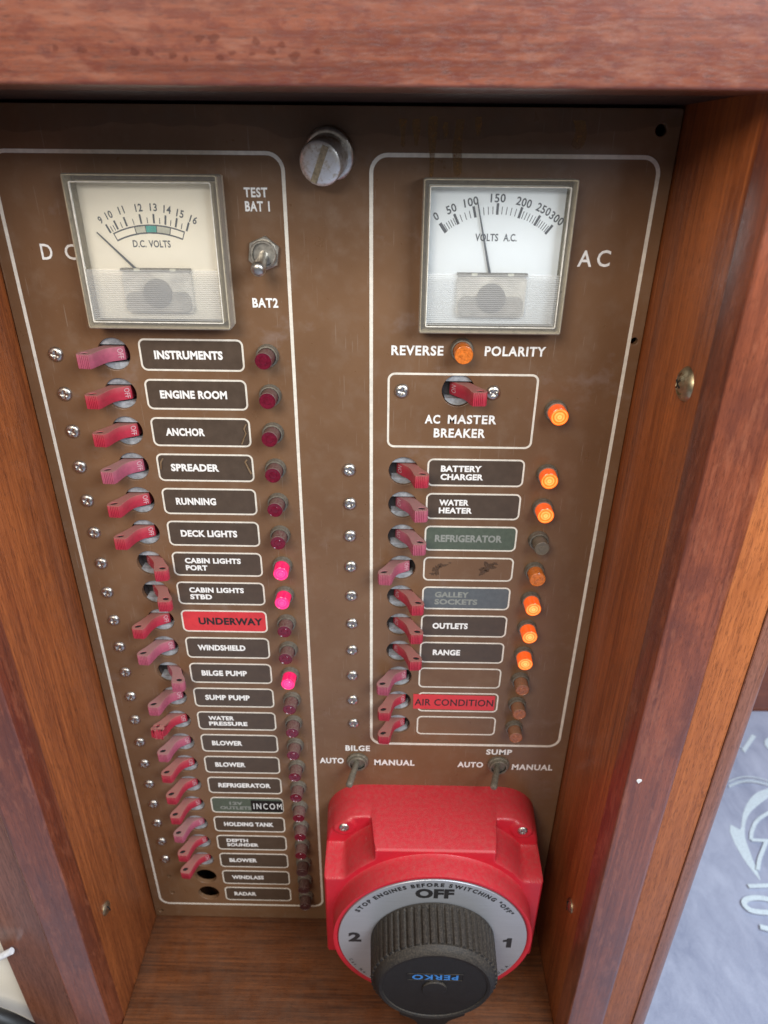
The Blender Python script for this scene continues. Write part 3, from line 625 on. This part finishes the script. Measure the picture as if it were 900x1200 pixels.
def meter(x, z, hw, label, kind):
    r = empty('voltmeter', x, z, 0, label, 'voltmeter', 'panel voltmeters'); hz = 30.6; iw, iz = hw - 3.0, hz - 3.1
    # dirty bead where the case meets the panel, then the hollow clear case
    me = plate('case_base', [rrect(-hw, hw, -hz, hz, .9, 3), rrect(-hw + 2.2, hw - 2.2, -hz + 2.2, hz - 2.2, .5, 2)[::-1]], 0, 3.0, M_base, .2); link('case_base', me, r)
    me = plate('clear_case', [rrect(-hw - .2, hw + .2, -hz - .2, hz + .2, 1.0, 3), rrect(-iw, iw, -iz, iz, .5, 2)[::-1]], 3.0, 11.5, M_case, .7); link('clear_case', me, r)
    ring('case_glint', -iw - .35, iw + .35, -iz - .35, iz + .35, .5, .35, M_glint, 11.65, r, 2); ring('case_glint', -hw + .3, hw - .3, -hz + .3, hz - .3, .7, .25, M_glint, 11.4, r, 2)  # pale rings painted as bright highlight lines on the case edges
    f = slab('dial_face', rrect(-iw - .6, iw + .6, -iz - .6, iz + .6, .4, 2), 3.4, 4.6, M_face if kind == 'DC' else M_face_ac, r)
    w = slab('window', rrect(-iw + .05, iw - .05, -5.6, iz - .05, .4, 2), 10.6, 10.9, M_win, r)
    # ribbed lower window
    V, F = [], []; n = 26; zt, zb_ = -5.9, -iz + .05
    for k in range(n):
        a = zt + (zb_ - zt) * k / n; b = zt + (zb_ - zt) * (k + .5) / n; V += [(-iw + .05, a, 10.65), (iw - .05, a, 10.65), (-iw + .05, b, 11.0), (iw - .05, b, 11.0)]
    V += [(-iw + .05, zb_, 10.4), (iw - .05, zb_, 10.4)]
    for k in range(2 * n): F.append((2 * k, 2 * k + 1, 2 * k + 3, 2 * k + 2))
    link('ribbed_window', mesh('ribbed_window', V, F, M_frost), r)
    # movement seen dimly through the ribbed window
    mv = slab('movement', rrect(-15, 15, -24.5, -7.2, 2, 4), 4.65, 6.4, M_movement, r); slab('yoke', rrect(-14, 14, -24.0, -15.5, 3, 4), 6.4, 7.4, M_yoke, mv)
    link('magnet', lathe('magnet', [(6.0, 6.3), (6.0, 8.2), (5, 8.6)], M_moved, 32), mv, (0, -16, 0))
    slab('clip', [(-15, -7.1), (15, -7.1), (15, -5.9), (-15, -5.9)], 4.65, 7.2, M_moved, mv)
    slab('clip', [(-9, -7.0), (-6.5, -7.0), (-6.5, -5.8), (-9, -5.8)], 7.2, 7.5, M_pale, mv); slab('clip', [(6.5, -7.0), (9, -7.0), (9, -5.8), (6.5, -5.8)], 7.2, 7.5, M_pale, mv)
    V, F = [], []
    def tick(a, r0, r1, w, c):
        t = radians(a); s_, c_ = sin(t), cos(t); b = len(V)
        for rr, q in ((r0, -w / 2), (r0, w / 2), (r1, w / 2), (r1, -w / 2)): V.append((rr * s_ + q * c_, c + rr * c_ - q * s_, 4.68))
        F.append((b, b + 1, b + 2, b + 3))
    def sector(a0, a1, r0, r1, c, m, d):
        n = 8; A = []; B = []
        for k in range(n + 1):
            t = radians(a0 + (a1 - a0) * k / n); A.append((r1 * sin(t), c + r1 * cos(t), d)); B.append((r0 * sin(t), c + r0 * cos(t), d))
        P = A + B[::-1]; return link('scale_band', mesh('scale_band', P, [tuple(range(len(P)))], m, recalc=False), f)
    def num(t, cx, cz, h, w, rot): text(t, cx - w / 2, cx + w / 2, cz - h / 2, cz + h / 2, M_ink, f, d=4.68, bold=.022, rot=rot, name='numeral', sp=1.08)
    if kind == 'AC':
        c = -17; mj = [-37.4, -27.3, -14.8, .3, 15.6, 28.0, 38.0]; sub = [5, 5, 4, 5, 6, 6]
        for i, a in enumerate(mj): tick(a, 34.0, 38.4, 1.05 if i not in (0,) else 1.4, c)
        for i in range(6):
            nn = [6, 4, 5, 5, 6, 6][i]
            for k in range(1, nn): tick(mj[i] + (mj[i + 1] - mj[i]) * k / nn, 34.2, 37.2, .32, c)
        for t, px, pz, w in [('0', -25.1, 16.2, 1.9), ('50', -18.9, 19.1, 4.2), ('100', -10.9, 21.8, 6.0), ('150', .1, 23.3, 6.2), ('200', 10.9, 21.8, 6.4), ('250', 19.2, 19.2, 6.2), ('300', 25.0, 15.8, 6.2)]:
            num(t, px, pz, 3.3, w, -math.degrees(atan2(px, pz + 17)) * .85)
        text('VOLTS', -8.3, 1.4, 6.7, 9.7, M_ink, f, d=4.68, bold=.022); text('A.C.', 3.6, 9.2, 6.7, 9.7, M_ink, f, d=4.68, bold=.022)
        nb, nt = (-.9, -7.4), (-8.4, 22.2)
    else:
        c = -28; mj = [-25.6, -20.4, -14.4, -5.3, 2.4, 9.1, 15.3, 22.0]
        for a in mj: tick(a, 39.9, 43.6, .8, c)
        for i in range(7):
            nn = 3 if i == 0 else 2
            for k in range(1, nn): tick(mj[i] + (mj[i + 1] - mj[i]) * k / nn, 39.9, 42.2, .35, c)
        sector(-24.6, 21.2, 35.9, 39.5, c, M_ink, 4.67)
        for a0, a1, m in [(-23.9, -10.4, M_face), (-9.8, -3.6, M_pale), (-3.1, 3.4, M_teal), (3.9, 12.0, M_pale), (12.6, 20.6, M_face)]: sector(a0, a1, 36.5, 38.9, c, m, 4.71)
        for t, px, pz, w in [('9', -20.8, 13.0, 1.5), ('10', -16.9, 15.0, 2.9), ('11', -11.4, 16.9, 2.4), ('12', -4.0, 17.9, 3.0), ('13', 2.2, 18.1, 3.0), ('14', 7.9, 17.3, 3.1), ('15', 13.1, 15.8, 3.0), ('16', 18.4, 13.5, 3.1)]:
            num(t, px, pz, 3.0, w, -math.degrees(atan2(px, pz + 28)))
        text('D.C.', -8.6, -2.9, 2.4, 5.3, M_ink, f, d=4.68, bold=.022); text('VOLTS', -1.8, 7.5, 2.4, 5.3, M_ink, f, d=4.68, bold=.022)
        nb, nt = (-7.6, -7.3), (-22.8, 8.3)
    link('scale_ticks', mesh('scale_ticks', V, F, M_ink, recalc=False), f)
    dx, dz = nt[0] - nb[0], nt[1] - nb[1]; l = hypot(dx, dz); px, pz = -dz / l, dx / l
    slab('needle', [(nb[0] + px * .55, nb[1] + pz * .55), (nb[0] - px * .55, nb[1] - pz * .55), (nt[0] - px * .22, nt[1] - pz * .22), (nt[0] + px * .22, nt[1] + pz * .22)], 5.6, 5.9, M_ink, r)
    return r
meter(15.0, 45.0, 31.3, 'square D.C. VOLTS meter with teal band beside the letters DC', 'DC')
meter(159.9, 44.6, 30.9, 'square VOLTS A.C. meter with needle near 100, beside the letters AC', 'AC')

# ---------------------------------------------------------------- battery switch
bs = empty('battery_switch', 147.5, -349.5, 0, 'large red battery selector switch with brushed dial and black ribbed knob', 'battery switch')
HWD, HHT = 67.6, 65.4
def sstep(a, b, x):
    t = min(1, max(0, (x - a) / (b - a))); return t * t * (3 - 2 * t)
def Rb(t):
    """boundary of the rounded square base in direction t (clockwise from top)"""
    s_, c_ = sin(t), cos(t); lo, hi = 10., 120.
    for _ in range(26):
        m_ = (lo + hi) / 2; x, z = abs(m_ * s_), abs(m_ * c_); cr = 24.
        qx, qz = max(x - (HWD - cr), 0), max(z - (HHT - cr), 0)
        if hypot(qx, qz) < cr: lo = m_
        else: hi = m_
    return lo
def hgt(x, z):
    ax, az = abs(x), abs(z); r = hypot(x, z)
    pk = sstep(35.8, 39.6, ax) * sstep(37.2, 41.6, az) * sstep(66.2, 70.2, r)
    h = 46.5 - 23.0 * pk
    if pk > .5: h = max(h, 23.5 + 1.2 * (1 - sstep(6.5, 8.0, hypot(ax - 56.2, az - 56.5))))
    h = max(h, 60.2 - 13.7 * sstep(61.6, 62.9, r) - 40 * sstep(62.9, 64, r) if r > 61.6 else 60.2)
    if r < 59.6: h = 60.2 - 1.6 * (1 - sstep(58.6, 59.6, r))
    return h
nA = 540; rad = [0, 10, 20, 30, 40, 50, 57, 58.6, 59.2, 59.8, 60.6, 61.3, 61.6, 61.9, 62.2, 62.5, 62.8, 63.0, 63.3]
V, F = [], []
RB = [Rb(2 * pi * k / nA) for k in range(nA)]
tail = 56
def rr_(j, k):
    if j < len(rad): return min(rad[j], RB[k] - 1.2)
    t = (j - len(rad) + 1) / tail; return min(63.3, RB[k] - 1.2) * (1 - t) + (RB[k]) * t
rings = len(rad) + tail
for j in range(rings):
    for k in range(nA):
        t = 2 * pi * k / nA; r = rr_(j, k); x, z = r * sin(t), r * cos(t); h = hgt(x, z)
        ed = (RB[k] - r) / RB[k] * 70
        if j >= len(rad): h -= 1.5 * (1 - min(1, ed / 1.6)) ** 2
        V.append((x, z, h))
for k in range(nA):
    t = 2 * pi * k / nA; r = RB[k] + .9; V.append((r * sin(t), r * cos(t), 12))
for k in range(nA):
    t = 2 * pi * k / nA; r = RB[k] + 1.6; V.append((r * sin(t), r * cos(t), 0))
for j in range(rings + 1):
    for k in range(nA): a, b = j * nA + k, j * nA + (k + 1) % nA; F.append((a, b, b + nA, a + nA))
link('housing', mesh('housing', V, F, M_swred, True, angle=50), bs)
def brushed():
    s = N('brushed_aluminium'); n = s.noise(s.coords((60, 60, 2600)), 1, 4, .7)
    c = s.mix(n, (0.40, 0.41, 0.43), (0.56, 0.57, 0.59)); s.bump(n, .12, .0001)
    return s.p(Base_Color=c, Metallic=.55, Roughness=.42)
dial = link('dial_plate', lathe('dial_plate', [(58.5, 58.0), (58.5, 60.0), (58.3, 60.25)], brushed(), 96), bs)
DD = 60.36
def dtext(t, cx, cz, w, h, **k): return text(t, cx - w / 2, cx + w / 2, cz - h / 2, cz + h / 2, M_blackink, dial, d=DD, **k)
dtext('OFF', -.4, 46.0, 23.0, 9.0, bold=.055); dtext('2', -48.2, 1.5, 8.0, 9.6, bold=.05); slab('lettering', [(49.4, -6.4), (49.4, 3.4), (46.6, 3.4), (46.0, 1.9), (43.9, 1.2), (43.9, -.6), (46.3, -.4), (46.3, -6.4)], DD - .05, DD, M_blackink, dial)
arc_text('STOP ENGINES BEFORE SWITCHING "OFF"', 54.3, -60, 60, 3.2, M_blackink, dial, DD, bold=.05)
arc_text('Cat. No. 8501', 55.6, -112, -146, 2.2, M_blackink, dial, DD, inward=True, bold=.02); arc_text('MADE IN U.S.A.', 55.6, -209, -244, 2.2, M_blackink, dial, DD, inward=True, bold=.02)
sm2 = screw_mesh(3.3, 1.5, M_nickel)
for sx in (-1, 1):
    for sz in (-1, 1): screw(sx * 56.2, sz * 56.5, 33 * sx + 10 * sz, bs, sm2, 24.6)
# knob: ribbed body, smooth front bevel, pointer toward the bottom
kb = empty('tmp', 0, 0); bpy.data.objects.remove(kb)
nR = 52; n = nR * 6
def knob_mesh():
    prof = [(39.2, 60.8, 0), (39.2, 62.0, 0), (38.4, 63.5, 1), (37.6, 83.6, 1), (37.2, 84.0, 0), (36.4, 85.8, 0), (34.6, 87.6, 0), (32.6, 88.2, 0), (31.9, 87.8, 0), (31.5, 87.2, 0)]
    V, F = [], []
    for (r, d, rb) in prof:
        for k in range(n):
            t = 2 * pi * k / n; q = k % 6; e = (-1.5 if q in (0, 1) else (0.0 if q in (3, 4) else -.2)) if rb else (-.9 if d < 88 else 0)
            V.append(((r + e) * sin(t), (r + e) * cos(t), d))
    for j in range(len(prof) - 1):
        for k in range(n): a, b = j * n + k, j * n + (k + 1) % n; F.append((a, b, b + n, a + n))
    F.append(tuple(range((len(prof) - 1) * n, len(prof) * n)))
    return mesh('knob', V, F, M_knob, True, angle=32)
knob = link('knob', knob_mesh(), bs)
# pointer arm, its flanks flaring into the body
Pp = []
Pp += [(-20, -28), (-20, -32), (-16.5, -34.4), (-13, -36.6), (-10.5, -39), (-9, -42), (-8.2, -46), (-7.8, -50)]
Pp += [(-7.4, -56), (-6.2, -66), (-3, -70)]; Pp += [(-a, b) for a, b in Pp[::-1]]
me = plate('pointer', [Pp], 66, 87.0, M_knob, 1.2); link('pointer', me, knob)
ring('name_frame', -16.5, 16.5, 6.6, 13.2, .8, .5, M_knob, .5, knob).location = (0, -87.1 * MM, 0)
text('PERKO', -13.4, 13.4, 7.5, 12.4, M_blue, knob, d=87.45, bold=.03, rot=180, sp=1.15)
link('centre_plug', lathe('centre_plug', [(7.4, 87.0), (7.4, 87.9), (7.0, 88.4), (1, 88.6)], M_knob, 36), knob, (0, -1.5, 0))

# ---------------------------------------------------------------- beyond the cabinet
def suede():
    s = N('blue_suede'); o = s.coords()
    big = s.noise(s.coords((9, 5, 9)), 1, 6, .65, .8); mid = s.noise(s.coords((60, 30, 60)), 1, 6, .7, .6); fi = s.noise(o, 900, 2)
    t = s.math('ADD', s.math('MULTIPLY', big, .5), s.math('ADD', s.math('MULTIPLY', mid, .35), s.math('MULTIPLY', fi, .15)))
    c = s.mix(s.ramp(t, (.35, 0.), (.65, 1.)), (0.25, 0.28, 0.39), (0.50, 0.54, 0.66)); s.bump(t, .4, .003)
    return s.p(Base_Color=c, Roughness=.9, Sheen_Weight=.3)
fl = box('floor', -1500, 2500, -1500, 2500, -640, -606, wood('floor_wood', (0.20, .06, .025), (.38, .13, .05), 0)); tag(fl, None, None, kind='structure')
Pm = [(-900, -1400), (900, -1400), (900, 408), (300, 408), (300, -170), (-900, -170)]
Vm = [(x, y, z) for z in (-605.5, -600) for x, y in Pm]
mt = link('floor_mat', mesh('floor_mat', Vm, [(5, 4, 3, 2, 1, 0), (6, 7, 8, 9, 10, 11)] + [(i, (i + 1) % 6, 6 + (i + 1) % 6, 6 + i) for i in range(6)], suede(), xyz=True))
tag(mt, 'blue-grey suede mat with a pale printed round emblem lying beyond the cabinet', 'mat')
M_print = mat('pale_print', (0.66, 0.76, 0.80), .85, var=.2, vs=900)
def mk(P, name='printed_mark'):
    V = [(a, b, -599.6) for a, b in P]; return link(name, mesh(name, V, [tuple(range(len(V)))], M_print, xyz=True, recalc=False), mt)
def crom(P, n=6):
    Q = [P[0]] + list(P) + [P[-1]]; o = []
    for i in range(1, len(Q) - 2):
        a, b, c, d = Q[i - 1:i + 3]
        for k in range(n):
            t = k / n; o.append(tuple(.5 * (2 * b[j] + (c[j] - a[j]) * t + (2 * a[j] - 5 * b[j] + 4 * c[j] - d[j]) * t * t + (3 * b[j] - a[j] - 3 * c[j] + d[j]) * t ** 3) for j in (0, 1)))
    return o + [P[-1]]
def ribbon(P, w, name='printed_mark', smooth=True):
    P = crom(P) if smooth else P; O = stroke(P, w); n = len(P)
    ribbon.k = getattr(ribbon, 'k', 0) + 1; V = [(a, b, -599.5 + .35 * ribbon.k) for a, b in O]; F = [(i, i + 1, 2 * n - 2 - i, 2 * n - 1 - i) for i in range(n - 1)]
    return link(name, mesh(name, V, F, M_print, xyz=True, recalc=False), mt)
mk(crom([(590, 277), (571, 271), (554, 259), (538, 240), (527, 221), (524, 217)]) + [(516, 224), (511, 214)] + crom([(510, 199), (512, 177), (518, 154)]) + crom([(520, 166), (522, 185), (525, 205), (530, 218), (538, 231), (552, 245), (590, 270)]))
for P, w, sm in [([(579, 352), (580, 334), (607, 362)], 5.5, False), ([(618, 336), (616, 345), (622, 354), (634, 357), (640, 350)], 5.5, True), ([(580, 243), (566, 239), (548, 228), (536, 214), (530, 203)], 4, True), ([(530, 203), (560, 202)], 4, False),
             ([(546, 201), (537, 190), (528, 179), (520, 166)], 4, True), ([(501, 147), (540, 149)], 4.5, False), ([(521, 131), (508, 134), (495, 133), (488, 128), (491, 121), (501, 119), (516, 118), (524, 112), (520, 104), (506, 101), (493, 104)], 5.5, True)]:
    ribbon(P, w, smooth=sm)
for k in range(22):
    t = k / 21; x = 538 + 62 * t; y = 277 + 10 * sin(pi * (t + .05)); mk(stroke([(x, y - 2.6), (x + 1.8, y + 2.8)], 1.3), 'rope_twist')
ribbon([(536 + 62 * t, 273.5 + 10 * sin(pi * (t + .05))) for t in [k / 12 for k in range(13)]], 1.4, 'rope_edge')
ribbon([(538 + 62 * t, 280.5 + 10 * sin(pi * (t + .05))) for t in [k / 12 for k in range(13)]], 1.4, 'rope_edge')
lk = box('far_locker', 250, 1400, 409, 440, -606, 0, wood('locker_wood', (.22, .055, .02), (.36, .10, .035), 0), None, 2); tag(lk, 'red-brown wooden locker front at the far edge of the blue mat', 'locker')
# lower left corner: cream moulding, white cable end, black hose
cw = box('cream_panel', -420, -118.5, -66, -40, -640, -200, mat('cream_paint', (0.86, 0.79, 0.64), .5, var=.04, vs=30), None, 1); tag(cw, 'cream painted panel beside the left edge of the cabinet', 'panel')
def tube(name, P, r, m, label, cat):
    cu = bpy.data.curves.new('tmp', 'CURVE'); cu.dimensions = '3D'; cu.bevel_depth = r * MM; cu.bevel_resolution = 6; cu.use_fill_caps = True
    sp = cu.splines.new('BEZIER'); sp.bezier_points.add(len(P) - 1)
    for b, q in zip(sp.bezier_points, P): b.co = [c * MM for c in q]; b.handle_left_type = b.handle_right_type = 'AUTO'
    o = bpy.data.objects.new('tmp', cu); C.objects.link(o); bpy.context.view_layer.update()
    me = bpy.data.meshes.new_from_object(o.evaluated_get(bpy.context.evaluated_depsgraph_get())); bpy.data.objects.remove(o)
    me.materials.clear(); me.materials.append(m); me.name = name; me.polygons.foreach_set('use_smooth', [True] * len(me.polygons))
    o = link(name, me); return tag(o, label, cat)
tube('white_cable', [(-107.5, -74.5, -345), (-119, -75.5, -352), (-150, -74, -366)], 2.0, mat('white_plastic', (.75, .75, .76), .35), 'end of a white cable resting against the left cabinet edge', 'cable')
tube('black_hose', [(-98, -80, -447), (-113, -80, -425), (-130, -80, -408), (-170, -78, -396)], 5.0, mat('black_rubber', (.02, .02, .02), .5), 'black hose curving through the bottom left corner', 'hose')
if _tc: bpy.data.objects.remove(_tc)
